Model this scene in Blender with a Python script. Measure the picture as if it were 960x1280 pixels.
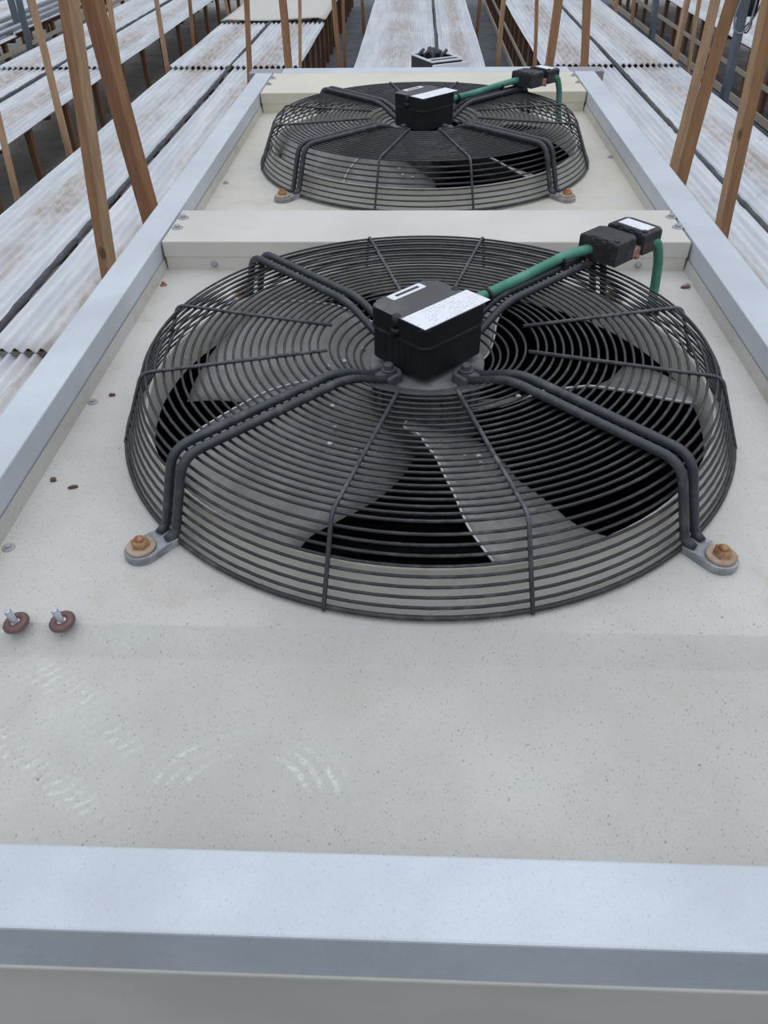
import bpy, bmesh, math, random
from mathutils import Vector, Matrix
for o in list(bpy.data.objects): bpy.data.objects.remove(o)
sc = bpy.context.scene
COL = sc.collection
random.seed(7)
PI = math.pi

# ------------------------------------------------------------------ camera
cam_d = bpy.data.cameras.new('camera'); cam = bpy.data.objects.new('camera', cam_d); COL.objects.link(cam)
yaw, pitch, roll = math.radians(-2.6994), math.radians(40.4785), math.radians(-0.9794)
f = Vector((math.sin(yaw)*math.cos(pitch), math.cos(yaw)*math.cos(pitch), -math.sin(pitch)))
r0 = Vector((math.cos(yaw), -math.sin(yaw), 0)); u0 = r0.cross(f)
rr = math.cos(roll)*r0 + math.sin(roll)*u0; uu = -math.sin(roll)*r0 + math.cos(roll)*u0
M = Matrix(((rr.x, uu.x, -f.x, -0.0194), (rr.y, uu.y, -f.y, -1.0229), (rr.z, uu.z, -f.z, 0.6503), (0, 0, 0, 1)))
cam.matrix_world = M
cam_d.sensor_fit = 'VERTICAL'; cam_d.sensor_height = 36.0; cam_d.lens = 965.06/1280*36.0
cam_d.clip_start = 0.02; cam_d.clip_end = 200
sc.camera = cam

# ------------------------------------------------------------------ light: diffuse sky through a white greenhouse roof
w = bpy.data.worlds.new('sky'); sc.world = w; w.use_nodes = True
nt = w.node_tree; nt.nodes.clear()
wo = nt.nodes.new('ShaderNodeOutputWorld'); bg = nt.nodes.new('ShaderNodeBackground')
tc = nt.nodes.new('ShaderNodeTexCoord'); sx = nt.nodes.new('ShaderNodeSeparateXYZ'); rp = nt.nodes.new('ShaderNodeValToRGB')
nt.links.new(tc.outputs['Generated'], sx.inputs[0]); nt.links.new(sx.outputs['Z'], rp.inputs[0])
nt.links.new(rp.outputs[0], bg.inputs[0]); nt.links.new(bg.outputs[0], wo.inputs[0])
el = rp.color_ramp.elements
el[0].position = 0.0; el[0].color = (.10, .11, .12, 1)
el[1].position = 1.0; el[1].color = (.92, 1.0, 1.13, 1)
for p, c in ((.12, (.17, .19, .215, 1)), (.45, (.47, .515, .60, 1)), (.75, (.85, .93, 1.06, 1))):
    e = el.new(p); e.color = c
bg.inputs[1].default_value = 1.17
sun_d = bpy.data.lights.new('soft_sun', 'SUN'); sun = bpy.data.objects.new('soft_sun', sun_d); COL.objects.link(sun)
sun_d.energy = 0.35; sun_d.angle = math.radians(70); sun_d.color = (1, .98, .95)
sun.rotation_euler = (math.radians(-18), math.radians(8), 0)

sc.view_settings.view_transform = 'Standard'; sc.view_settings.look = 'None'
sc.view_settings.gamma = 1.0; sc.view_settings.exposure = 0.0
sc.view_settings.use_curve_mapping = False

# ------------------------------------------------------------------ material helpers
class G:
    def __init__(s, nt): s.nt = nt
    def _in(s, sock, v):
        if v is None: return
        if isinstance(v, bpy.types.NodeSocket): s.nt.links.new(v, sock)
        elif isinstance(v, (tuple, list)) and sock.type == 'RGBA' and len(v) == 3: sock.default_value = (*v, 1)
        else: sock.default_value = v
    def m(s, op, a, b=None, c=None, clamp=False):
        n = s.nt.nodes.new('ShaderNodeMath'); n.operation = op; n.use_clamp = clamp
        for i, v in enumerate((a, b, c)): s._in(n.inputs[i], v)
        return n.outputs[0]
    def mix(s, fac, a, b, mode='MIX'):
        n = s.nt.nodes.new('ShaderNodeMix'); n.data_type = 'RGBA'; n.blend_type = mode
        s._in(n.inputs[0], fac); s._in(n.inputs[6], a); s._in(n.inputs[7], b)
        return n.outputs[2]
    def coord(s, kind='Object', scale=(1, 1, 1), rot=(0, 0, 0), loc=(0, 0, 0)):
        t = s.nt.nodes.new('ShaderNodeTexCoord'); mp = s.nt.nodes.new('ShaderNodeMapping')
        s.nt.links.new(t.outputs[kind], mp.inputs[0])
        mp.inputs['Scale'].default_value = scale; mp.inputs['Rotation'].default_value = rot; mp.inputs['Location'].default_value = loc
        return mp.outputs[0]
    def noise(s, vec, scale, detail=3, rough=.55, dist=0):
        n = s.nt.nodes.new('ShaderNodeTexNoise'); s._in(n.inputs['Vector'], vec)
        n.inputs['Scale'].default_value = scale; n.inputs['Detail'].default_value = detail
        n.inputs['Roughness'].default_value = rough; n.inputs['Distortion'].default_value = dist
        return n.outputs[0]
    def voro(s, vec, scale, out='Distance'):
        n = s.nt.nodes.new('ShaderNodeTexVoronoi'); s._in(n.inputs['Vector'], vec); n.inputs['Scale'].default_value = scale
        return n.outputs[out]
    def step(s, v, lo, hi, a=0., b=1.):
        n = s.nt.nodes.new('ShaderNodeMapRange'); n.interpolation_type = 'SMOOTHSTEP'
        s._in(n.inputs[0], v)
        for i, x in enumerate((lo, hi, a, b)): n.inputs[i+1].default_value = x
        return n.outputs[0]
    def xyz(s, vec):
        n = s.nt.nodes.new('ShaderNodeSeparateXYZ'); s._in(n.inputs[0], vec); return n.outputs
    def bump(s, h, strength=.3, dist=.01):
        n = s.nt.nodes.new('ShaderNodeBump'); s._in(n.inputs['Height'], h)
        n.inputs['Strength'].default_value = strength; n.inputs['Distance'].default_value = dist
        return n.outputs[0]
MATS = {}
def mat(name, color, rough=.6, metal=0., build=None, spec=.5):
    m = bpy.data.materials.new(name); m.use_nodes = True
    nt = m.node_tree; b = nt.nodes['Principled BSDF']
    b.inputs['Base Color'].default_value = (*color, 1); b.inputs['Roughness'].default_value = rough
    b.inputs['Metallic'].default_value = metal; b.inputs['Specular IOR Level'].default_value = spec
    if build: build(G(nt), b, nt)
    MATS[name] = m; return m

def speckled(base, dark, amount=.55, warm=None, chalk=False, speck_scale=150., big=3.):
    def bld(g, b, nt):
        o = g.coord('Object')
        ow = g.coord('Object', scale=(1, .8, 1), rot=(0, 0, .5)); big_n = g.noise(o, big, 4, .6); mid = g.noise(o, 16, 4, .65); fine = g.noise(o, 420, 2, .6)
        c = g.mix(g.step(big_n, .3, .72), tuple(x*.90 for x in base), tuple(min(1, x*1.08) for x in base))
        if warm: c = g.mix(g.m('MULTIPLY', g.m('MULTIPLY', g.step(g.xyz(o)[1], .66, .95), g.step(g.noise(o, 4.5, 4, .65), .25, .65)), .85), c, (base[0]*1.09, base[1]*1.06, base[2]*.95)); c = g.mix(g.m('MULTIPLY', g.step(mid, .48, .75), .55), c, warm)
        c = g.mix(g.m('MULTIPLY', g.step(fine, .5, .72), .10), c, dark)
        # sparse dark specks, several sizes
        for sc_, thr, am in ((speck_scale*2.4, .30, .34), (speck_scale*1.5, .26, .42), (speck_scale*.7, .13, .6), (speck_scale*.26, .06, .85)):
            d = g.m('ADD', g.voro(ow, sc_), g.m('MULTIPLY', g.m('SUBTRACT', fine, .5), .22)); cell = g.voro(ow, sc_, 'Color')
            pick = g.step(g.xyz(cell)[0], .62, .64)
            c = g.mix(g.m('MULTIPLY', g.m('MULTIPLY', g.step(d, thr, thr*.5), pick), am*amount), c, dark)
        if chalk:
            X, Y, Z = g.xyz(o)
            n1 = g.step(g.noise(o, 190, 5, .8), .40, .64); n2 = g.step(g.noise(o, 26, 3, .7), .42, .60)
            # arc wipes round a pivot
            dx = g.m('SUBTRACT', X, -.172); dy = g.m('MULTIPLY', g.m('SUBTRACT', Y, -.665), 1.15)
            dd = g.m('SQRT', g.m('ADD', g.m('MULTIPLY', dx, dx), g.m('MULTIPLY', dy, dy)))
            ring = g.step(g.m('SINE', g.m('ADD', g.m('MULTIPLY', dd, 470.), g.m('MULTIPLY', g.noise(o, 14), 5.))), -.5, .9)
            band = g.m('MULTIPLY', g.step(dd, .052, .064), g.step(dd, .112, .088))
            gap = g.step(g.m('ABSOLUTE', g.m('SUBTRACT', dx, .004)), .010, .026)
            up = g.step(dy, .012, .035)
            arc = g.m('MULTIPLY', g.m('MULTIPLY', ring, band), g.m('MULTIPLY', gap, up))
            # short diagonal strokes on the left
            rot = g.coord('Object', rot=(0, 0, math.radians(-38)))
            RX, RY, RZ = g.xyz(rot)
            st = g.step(g.m('SINE', g.m('ADD', g.m('MULTIPLY', RY, 560.), g.m('MULTIPLY', g.noise(o, 12), 14.))), -.6, .9)
            lx = g.m('MULTIPLY', g.step(X, -.24, -.32), 1.0)
            line = g.m('ADD', g.m('MULTIPLY', X, .62), g.m('SUBTRACT', Y, -.772))   # diagonal band falling to the right
            b1 = g.m('MULTIPLY', g.step(g.m('ABSOLUTE', g.m('SUBTRACT', line, -.004)), .030, .008), lx)
            b2 = g.m('MULTIPLY', g.step(g.m('ABSOLUTE', g.m('SUBTRACT', line, -.092)), .026, .004), g.step(X, -.27, -.31))
            strokes = g.m('MULTIPLY', g.m('ADD', b1, b2), st)
            faint = g.m('MULTIPLY', g.m('MULTIPLY', g.step(g.noise(o, 7, 3), .52, .7), g.step(X, .05, -.12)), .35)
            mk = g.m('MULTIPLY', g.m('ADD', g.m('MULTIPLY', g.m('ADD', arc, strokes), g.m('MULTIPLY_ADD', n2, .8, .2)), faint), n1)
            c = g.mix(g.m('MULTIPLY', mk, .46, clamp=True), c, (.86, .86, .84))
        nt.links.new(c, b.inputs['Base Color'])
        nt.links.new(g.bump(fine, .12, .002), b.inputs['Normal'])
    return bld

DECK = (.58, .555, .51)
mat('deck_paint', DECK, .7, build=speckled(DECK, (.15, .13, .11), 1., (.50, .43, .35)))
mat('front_paint', (.53, .515, .465), .65, build=speckled((.53, .515, .465), (.17, .14, .115), .95, (.49, .455, .39), chalk=True))
mat('beam_paint', (.655, .62, .555), .6, build=speckled((.655, .62, .555), (.2, .18, .15), .25, big=2))
mat('back_beam_paint', (.70, .655, .53), .6, build=speckled((.70, .655, .53), (.3, .26, .2), .2, big=2))
mat('white_rail', (.60, .628, .66), .5, build=speckled((.60, .628, .66), (.22, .22, .23), .4, big=5))
mat('panel_paint', (.68, .65, .58), .6, build=speckled((.68, .65, .58), (.3, .28, .25), .1))
mat('grey_cap', (.33, .32, .33), .5)
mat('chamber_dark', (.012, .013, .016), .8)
mat('gap_dark', (.03, .03, .03), .9)

def dusty(base, dust, thr=.5, am=.6):
    def bld(g, b, nt):
        o = g.coord('Object'); n = g.noise(o, 60, 4, .7); n2 = g.noise(o, 9, 2)
        v = g.m('MULTIPLY', g.m('MULTIPLY', g.step(n, thr-.12, thr+.2), g.step(n2, .3, .7)), am)
        nt.links.new(g.mix(v, base, dust), b.inputs['Base Color'])
    return bld
mat('guard_wire', (.05, .053, .06), .45, build=dusty((.022, .022, .024), (.14, .135, .13), .52, .6))
mat('rib_wire', (.06, .06, .065), .5, build=dusty((.05, .052, .058), (.22, .215, .21), .46, .7))
mat('strut_rod', (.045, .049, .056), .45, build=dusty((.038, .041, .047), (.17, .165, .16), .55, .6))
mat('cast_zinc', (.33, .34, .36), .55, .3, build=dusty((.23, .235, .25), (.55, .55, .55), .46, .85))
def rusty(g, b, nt):
    o = g.coord('Object'); n = g.noise(o, 70, 4, .6)
    c = g.mix(g.step(n, .38, .62), (.24, .095, .04), (.44, .25, .13)); nt.links.new(c, b.inputs['Base Color'])
    nt.links.new(g.bump(n, .6, .003), b.inputs['Normal'])
mat('rust', (.35, .17, .08), .9, build=rusty)
mat('rust_pale', (.5, .36, .24), .9, build=dusty((.46, .37, .28), (.30, .15, .075), .46, .9))
def blade_b(g, b, nt):
    o = g.coord('Object'); n = g.noise(o, 25, 5, .7); n2 = g.noise(o, 5, 2)
    c = g.mix(g.step(n, .35, .7), (.25, .238, .222), (.345, .33, .31))
    c = g.mix(g.m('MULTIPLY', g.step(n2, .5, .7), .35), c, (.22, .19, .16)); nt.links.new(c, b.inputs['Base Color'])
mat('blade_steel', (.36, .35, .34), .5, .15, build=blade_b)
mat('blade_edge', (.72, .71, .70), .45, .2)
mat('motor_grey', (.10, .10, .105), .7, build=dusty((.085, .086, .092), (.17, .165, .16), .5, .7))
mat('motor_plate', (.33, .33, .33), .75, build=dusty((.15, .15, .15), (.30, .29, .28), .45, .8))
mat('nozzle_paint', (.50, .475, .42), .65, build=dusty((.66, .63, .55), (.50, .45, .37), .5, .5))
mat('black_plastic', (.012, .012, .015), .5, build=dusty((.010, .010, .013), (.05, .05, .05), .6, .5))
mat('dusty_lid', (.085, .08, .075), .85, build=dusty((.095, .092, .09), (.17, .163, .155), .38, .9))
mat('connector_plastic', (.03, .03, .032), .6, build=dusty((.022, .022, .025), (.09, .085, .08), .48, .8))
def paper_b(g, b, nt):
    o = g.coord('Object', rot=(0, 0, math.radians(-45)))
    X, Y, Z = g.xyz(o)
    row = g.step(g.m('SINE', g.m('MULTIPLY', Y, 1050.)), .0, .5)
    words = g.step(g.noise(g.coord('Object', rot=(0, 0, math.radians(-45)), scale=(300, 150, 1)), 1., 1), .47, .52)
    fade = g.step(g.noise(o, 30, 2), .42, .50)
    v = g.m('MULTIPLY', g.m('MULTIPLY', g.m('MULTIPLY', row, words), fade), .42)
    c = g.mix(v, (.86, .86, .88), (.30, .30, .33)); nt.links.new(c, b.inputs['Base Color'])
mat('label_paper', (.86, .86, .88), .6, build=paper_b)
mat('sticker_white', (.80, .80, .82), .6)
mat('ink', (.06, .06, .065), .7)
def green_b(g, b, nt):
    o = g.coord('Object'); n = g.noise(o, 14, 3, .6)
    nt.links.new(g.mix(g.step(n, .4, .65), (.055, .23, .145), (.11, .31, .23)), b.inputs['Base Color'])
mat('green_cable', (.05, .23, .14), .5, build=green_b)
mat('copper', (.42, .22, .17), .6, build=dusty((.38, .20, .15), (.5, .36, .3), .5, .7))
mat('zinc', (.62, .64, .66), .3, .9)
mat('screw_grey', (.42, .41, .42), .55, .3)
mat('rubber_brown', (.13, .062, .055), .45, build=dusty((.15, .075, .068), (.26, .17, .16), .5, .6))

def wood_b(c1, c2, c3):
    def bld(g, b, nt):
        inf = nt.nodes.new('ShaderNodeObjectInfo'); t = nt.nodes.new('ShaderNodeTexCoord')
        va = nt.nodes.new('ShaderNodeVectorMath'); va.operation = 'ADD'
        nt.links.new(t.outputs['Object'], va.inputs[0]); nt.links.new(inf.outputs['Location'], va.inputs[1])
        mp = nt.nodes.new('ShaderNodeMapping'); mp.inputs['Scale'].default_value = (1, 1, .07); nt.links.new(va.outputs[0], mp.inputs[0])
        n = g.noise(mp.outputs[0], 120, 4, .6, .4); n2 = g.noise(mp.outputs[0], 28, 2)
        c = g.mix(g.step(n, .35, .65), c1, c2); c = g.mix(g.m('MULTIPLY', g.step(n2, .5, .75), .6), c, c3)
        mk = nt.nodes.new('ShaderNodeMapping'); mk.inputs['Scale'].default_value = (1, 1, .55); nt.links.new(va.outputs[0], mk.inputs[0])
        kd = g.voro(mk.outputs[0], 8.); kn = g.step(kd, .10, .05)
        c = g.mix(g.m('MULTIPLY', kn, .75), c, (.07, .03, .015)); nt.links.new(c, b.inputs['Base Color'])
    return bld
mat('wood_orange', (.3, .17, .09), .75, build=wood_b((.43, .225, .11), (.33, .17, .082), (.20, .095, .047)))
mat('wood_red', (.3, .15, .07), .75, build=wood_b((.33, .16, .08), (.25, .115, .058), (.15, .07, .037)))
mat('wood_tan', (.3, .2, .11), .75, build=wood_b((.58, .37, .22), (.46, .28, .16), (.30, .17, .09)))
mat('wood_dark', (.13, .075, .045), .8, build=wood_b((.22, .12, .066), (.16, .086, .048), (.11, .06, .035)))
mat('wood_pale', (.5, .43, .34), .8, build=wood_b((.55, .48, .39), (.48, .41, .33), (.38, .31, .24)))
mat('steel_blue', (.15, .175, .20), .55, .3, build=dusty((.14, .165, .19), (.26, .28, .30), .5, .6))
mat('steel_pipe', (.34, .36, .38), .45, .6)
mat('hose_black', (.045, .047, .052), .8, build=dusty((.06, .062, .068), (.17, .17, .175), .5, .8))

def sheet_b(g, b, nt):
    t = nt.nodes.new('ShaderNodeTexCoord'); uv = t.outputs['UV']; U_, V_, _ = g.xyz(uv)
    geo = nt.nodes.new('ShaderNodeNewGeometry')
    inf = nt.nodes.new('ShaderNodeObjectInfo')
    mp = nt.nodes.new('ShaderNodeMapping'); mp.inputs['Scale'].default_value = (9, .9, 1); nt.links.new(geo.outputs['Position'], mp.inputs[0])
    streak = g.noise(mp.outputs[0], 1.6, 4, .65)
    band = g.m('MULTIPLY', g.step(U_, .22, .40), g.step(U_, .80, .58))
    mp2 = nt.nodes.new('ShaderNodeMapping'); mp2.inputs['Scale'].default_value = (19.2, 5.5, 1); nt.links.new(geo.outputs['Position'], mp2.inputs[0])
    dash = g.step(g.noise(mp2.outputs[0], 1.3, 3, .6), .42, .62)
    patch = g.step(g.noise(geo.outputs['Position'], .9, 4, .6), .35, .62)
    dirt = g.m('MULTIPLY', g.m('MULTIPLY', band, g.m('MULTIPLY_ADD', dash, .6, .45)), g.m('MULTIPLY_ADD', patch, .75, .25))
    c = g.mix(g.step(streak, .35, .68), (.70, .715, .74), (.86, .865, .875))
    c = g.mix(g.m('MULTIPLY', dirt, .80), c, (.50, .40, .31))
    wht = g.m('MULTIPLY', g.m('MULTIPLY', band, g.step(g.noise(mp2.outputs[0], 2.2, 2), .60, .72)), .5)
    c = g.mix(wht, c, (.86, .82, .77))
    mos = g.m('MULTIPLY', g.m('MULTIPLY', g.step(g.noise(geo.outputs['Position'], 3.1, 5, .72), .57, .70), g.step(g.noise(geo.outputs['Position'], 40, 3, .7), .45, .6)), .5)
    c = g.mix(mos, c, (.24, .25, .265))
    nt.links.new(c, b.inputs['Base Color'])
    tr = nt.nodes.new('ShaderNodeBsdfTranslucent'); nt.links.new(c, tr.inputs[0])
    mx = nt.nodes.new('ShaderNodeMixShader'); mx.inputs[0].default_value = .22
    nt.links.new(b.outputs[0], mx.inputs[1]); nt.links.new(tr.outputs[0], mx.inputs[2])
    nt.links.new(mx.outputs[0], nt.nodes['Material Output'].inputs['Surface'])
mat('fibreglass', (.7, .71, .73), .45, build=sheet_b)
def floor_b(g, b, nt):
    o = g.coord('Object'); n = g.noise(o, 3, 5, .65); v = g.noise(o, 60, 3, .7)
    c = g.mix(g.step(n, .3, .7), (.20, .185, .165), (.32, .30, .275)); c = g.mix(g.m('MULTIPLY', g.step(v, .5, .7), .35), c, (.12, .11, .10))
    nt.links.new(c, b.inputs['Base Color'])
mat('gravel', (.27, .25, .23), .95, build=floor_b)
def weed_b(g, b, nt):
    o = g.coord('Object'); n = g.noise(o, 4, 5, .7)
    X, Y, Z = g.xyz(o)
    ln = g.step(g.m('SINE', g.m('MULTIPLY', Y, 21.)), .93, .99)
    c = g.mix(g.step(n, .3, .7), (.085, .09, .097), (.14, .147, .155)); c = g.mix(g.m('MULTIPLY', ln, .4), c, (.15, .15, .15))
    nt.links.new(c, b.inputs['Base Color'])
mat('weed_mat', (.07, .075, .08), .9, build=weed_b)
mat('weed_mat_dusty', (.14, .13, .12), .9, build=dusty((.24, .215, .185), (.36, .325, .28), .45, .8))
mat('cover_cloth', (.60, .55, .47), .8, build=dusty((.58, .55, .49), (.50, .47, .42), .45, .6))
mat('debris', (.12, .08, .055), .9)

# ------------------------------------------------------------------ mesh helpers
class MB:
    def __init__(s): s.bm = bmesh.new(); s.mi = 0
    def _tag(s, faces):
        for f_ in faces: f_.material_index = s.mi
    def box(s, x0, x1, y0, y1, z0, z1, bev=0, seg=2, mtx=None):
        b = bmesh.new(); bmesh.ops.create_cube(b, size=1)
        for v in b.verts: v.co = Vector(((x0+x1)/2+v.co.x*(x1-x0), (y0+y1)/2+v.co.y*(y1-y0), (z0+z1)/2+v.co.z*(z1-z0)))
        if bev: bmesh.ops.bevel(b, geom=b.edges[:], offset=bev, segments=seg, profile=.5, affect='EDGES')
        s.join(b, mtx); return s
    def join(s, b, mtx=None):
        if mtx is not None: bmesh.ops.transform(b, matrix=mtx, verts=b.verts[:])
        mp = {}
        for v in b.verts: mp[v] = s.bm.verts.new(v.co)
        for f_ in b.faces:
            try:
                n = s.bm.faces.new([mp[v] for v in f_.verts]); n.material_index = s.mi; n.smooth = f_.smooth
            except ValueError: pass
        b.free()
    def tube(s, pts, r, sides=8, closed=False, caps=True, squash=None):
        pts = [Vector(p) for p in pts]; n = len(pts); rings = []
        def tan(i):
            if closed: return (pts[(i+1) % n]-pts[i-1]).normalized()
            if i == 0: return (pts[1]-pts[0]).normalized()
            if i == n-1: return (pts[-1]-pts[-2]).normalized()
            return ((pts[i+1]-pts[i]).normalized()+(pts[i]-pts[i-1]).normalized()).normalized()
        t = tan(0); a = Vector((0, 0, 1)) if abs(t.z) < .9 else Vector((1, 0, 0))
        nrm = (a-t*a.dot(t)).normalized()
        for i in range(n):
            t = tan(i); nrm = (nrm-t*nrm.dot(t)).normalized(); bn = t.cross(nrm)
            ri = r(i/(n-1)) if callable(r) else r
            rings.append([s.bm.verts.new(pts[i]+ri*(math.cos(2*PI*k/sides)*nrm+math.sin(2*PI*k/sides)*bn)) for k in range(sides)])
        m_ = n if closed else n-1
        for i in range(m_):
            A, B = rings[i], rings[(i+1) % n]
            for k in range(sides):
                f_ = s.bm.faces.new((A[k], A[(k+1) % sides], B[(k+1) % sides], B[k])); f_.smooth = True; f_.material_index = s.mi
        if caps and not closed:
            for R_ in (rings[0][::-1], rings[-1]): s._tag([s.bm.faces.new(R_)])
        return s
    def ring(s, R, z, r, seg=96, sides=6, c=(0, 0)):
        return s.tube([(c[0]+R*math.cos(2*PI*k/seg), c[1]+R*math.sin(2*PI*k/seg), z) for k in range(seg)], r, sides, closed=True)
    def lathe(s, prof, seg=32, c=(0, 0, 0), mtx=None, smooth=True, cap=True):
        b = bmesh.new(); rows = []
        for (R, z) in prof:
            rows.append([b.verts.new((c[0]+R*math.cos(2*PI*k/seg), c[1]+R*math.sin(2*PI*k/seg), c[2]+z)) for k in range(seg)])
        for A, B in zip(rows, rows[1:]):
            for k in range(seg):
                f_ = b.faces.new((A[k], A[(k+1) % seg], B[(k+1) % seg], B[k])); f_.smooth = smooth
        if cap:
            b.faces.new(rows[0][::-1]); b.faces.new(rows[-1])
        s.join(b, mtx); return s
    def prism(s, outline, z0, z1, bev=0, mtx=None):
        b = bmesh.new(); lo = [b.verts.new((x, y, z0)) for x, y in outline]; hi = [b.verts.new((x, y, z1)) for x, y in outline]
        n = len(outline)
        b.faces.new(lo[::-1]); top = b.faces.new(hi)
        for k in range(n): b.faces.new((lo[k], lo[(k+1) % n], hi[(k+1) % n], hi[k]))
        if bev: bmesh.ops.bevel(b, geom=list(top.edges), offset=bev, segments=2, profile=.5, affect='EDGES')
        s.join(b, mtx); return s
    def build(s, name, m, parent=None, recalc=True):
        if recalc: bmesh.ops.recalc_face_normals(s.bm, faces=s.bm.faces[:])
        me = bpy.data.meshes.new(name); s.bm.to_mesh(me); s.bm.free()
        for q in (m if isinstance(m, (list, tuple)) else [m]): me.materials.append(MATS[q])
        o = bpy.data.objects.new(name, me); COL.objects.link(o)
        if parent: o.parent = parent
        return o
def fillet(pts, rad, n=6):
    pts = [Vector(p) for p in pts]; out = [pts[0]]
    for a, b, c in zip(pts, pts[1:], pts[2:]):
        d1 = (a-b); d2 = (c-b); l = min(rad, d1.length*.45, d2.length*.45)
        p1 = b+d1.normalized()*l; p2 = b+d2.normalized()*l
        for i in range(n+1):
            t = i/n; out.append((1-t)**2*p1+2*t*(1-t)*b+t*t*p2)
    out.append(pts[-1]); return out
def rrect(w_, h_, r, n=5):
    o = []
    for cx, cy, a in ((w_/2-r, h_/2-r, 0), (-w_/2+r, h_/2-r, 90), (-w_/2+r, -h_/2+r, 180), (w_/2-r, -h_/2+r, 270)):
        for i in range(n+1):
            t = math.radians(a+90*i/n); o.append((cx+r*math.cos(t), cy+r*math.sin(t)))
    return o
def tag(o, label=None, cat=None, group=None, kind=None):
    if label: o['label'] = label
    if cat: o['category'] = cat
    if group: o['group'] = group
    if kind: o['kind'] = kind
    return o
def empty(name, loc=(0, 0, 0), rz=0):
    o = bpy.data.objects.new(name, None); o.empty_display_size = .1; COL.objects.link(o); o.location = loc; o.rotation_euler.z = rz; return o
def copy_tree(o, parent=None):
    c = o.copy(); COL.objects.link(c)
    if parent: c.parent = parent
    for ch in list(o.children): copy_tree(ch, c)
    return c

# ------------------------------------------------------------------ floor
FZ = -1.33; BZ = -0.8
fl = MB().box(-9, 9, -3, 26, FZ-.1, FZ).build('floor', 'gravel'); fl['kind'] = 'structure'
def mat_strip(x0, x1, m, label):
    b = MB().box(x0, x1, -2.5, 25, FZ, FZ+.006); o = b.build('ground_cloth', m)
    tag(o, label, 'ground cloth'); return o
mat_strip(-1.25, 1.25, 'weed_mat', 'dark woven ground cloth covering the aisles beside the middle bench')
mat_strip(2.05, 3.4, 'weed_mat', 'dark ground cloth in the right hand aisle by the grey steel posts')
mat_strip(-3.1, -1.95, 'weed_mat_dusty', 'dusty brown ground cloth in the aisle left of the near left bench')

# ------------------------------------------------------------------ the cooler casing
XL0, XL1, XR0, XR1 = -.596, -.536, .529, .600
YF0, YF1, YB0, YB1 = -.803, -.740, 2.064, 2.144
HZ = .06; L2 = 1.2656
unit = empty('cooler_unit', (0, .67, FZ))
tag(unit, 'long beige metal cooler casing with white rims, carrying the two fans', 'cooler')
UL = Vector((0, -.67, -FZ))
def upart(mb, name, m, parent=None):
    o = mb.build(name, m, parent or unit)
    if parent is None: o.location = UL
    return o
# deck with two round openings
def deck():
    mb = MB(); bm = mb.bm; S = .46; RH = .4125; N = 64
    xs0, xs1 = -.5345, .5275
    def rect(x0, x1, y0, y1, z=0):
        v = [bm.verts.new(p) for p in ((x0, y0, z), (x1, y0, z), (x1, y1, z), (x0, y1, z))]; bm.faces.new(v)
    for cy in (0, L2):
        inner, outer = [], []
        for k in range(N):
            a = 2*PI*(k+.5)/N; c, s_ = math.cos(a), math.sin(a); q = S/max(abs(c), abs(s_))
            if k % 16 == 7 or k % 16 == 8: pass
            inner.append(bm.verts.new((RH*c, cy+RH*s_, 0))); outer.append(bm.verts.new((q*c, cy+q*s_, 0)))
        for k in range(N): bm.faces.new((inner[k], outer[k], outer[(k+1) % N], inner[(k+1) % N]))
        for sx_, sy_ in ((1, 1), (-1, 1), (-1, -1), (1, -1)):
            # corner triangles
            k = {(1, 1): 7, (-1, 1): 23, (-1, -1): 39, (1, -1): 55}[(sx_, sy_)]
            bm.faces.new((outer[k], bm.verts.new((sx_*S, cy+sy_*S, 0)), outer[k+1]))
        rect(xs0, -S, cy-S, cy+S); rect(S, xs1, cy-S, cy+S)
    rect(xs0, xs1, S, L2-S); rect(xs0, xs1, L2+S, 2.07)
    # turned-up side flanges
    for x, s_ in ((xs0, 1), (xs1, -1)):
        v = [bm.verts.new(p) for p in ((x+s_*.004, -.46, 0), (x, -.46, .022), (x, 2.07, .022), (x+s_*.004, 2.07, 0))]; bm.faces.new(v)
    return mb
d = deck(); o = upart(d, 'deck_panel', 'deck_paint')
mb = MB()
bm = mb.bm
prof = [(-.460, 0.0), (-.462, -.0008), (-.4935, -.0165), (-.4955, -.0172), (-.4965, -.0158), (-.500, -.0158), (-.75, -.0185)]
for (y0, z0), (y1, z1) in zip(prof, prof[1:]):
    v = [bm.verts.new(p) for p in ((-.5345, y0, z0), (.5275, y0, z0), (.5275, y1, z1), (-.5345, y1, z1))]; bm.faces.new(v)
bmesh.ops.remove_doubles(bm, verts=bm.verts[:], dist=1e-5)
for x, s_ in ((-.5345, 1), (.5275, -1)):
    v = [bm.verts.new(p) for p in ((x+s_*.004, -.75, -.0185), (x, -.75, .022), (x, -.46, .022), (x+s_*.004, -.46, -.003))]; bm.faces.new(v)
o = upart(mb, 'front_cover', 'front_paint')
# white rims
def rail_box(x0, x1, y0, y1, z0=.0185): return MB().box(x0, x1, y0, y1, z0, HZ, .0022, 2)
for x0, x1, s_ in ((XL0, XL1, 1), (XR0, XR1, -1)):
    mb = rail_box(x0, x1, YF1+.0005, YB0-.001)
    xo = x0 if s_ > 0 else x1
    mb.box(min(xo, xo+s_*.04), max(xo, xo+s_*.04), YF1, YB0, -.02, .021)
    upart(mb, 'side_rim', 'white_rail')
mb = MB().box(XL0, XR1, YF0, YF1, .0, HZ, .0022, 2); mb.box(XL0, XR1, YF0, YF0+.02, -.0105, .002)
upart(mb, 'front_rim', 'white_rail')
mb = MB().box(-.505, .517, YB0, YB1, .0, HZ, .002, 2)
upart(mb, 'rear_rim', 'white_rail')
for x0, x1 in ((-.622, -.507), (.519, .635)):
    upart(MB().box(x0, x1, YB0+.002, YB1-.002, .0, HZ-.001, .002, 2), 'corner_cap', 'grey_cap')
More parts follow.
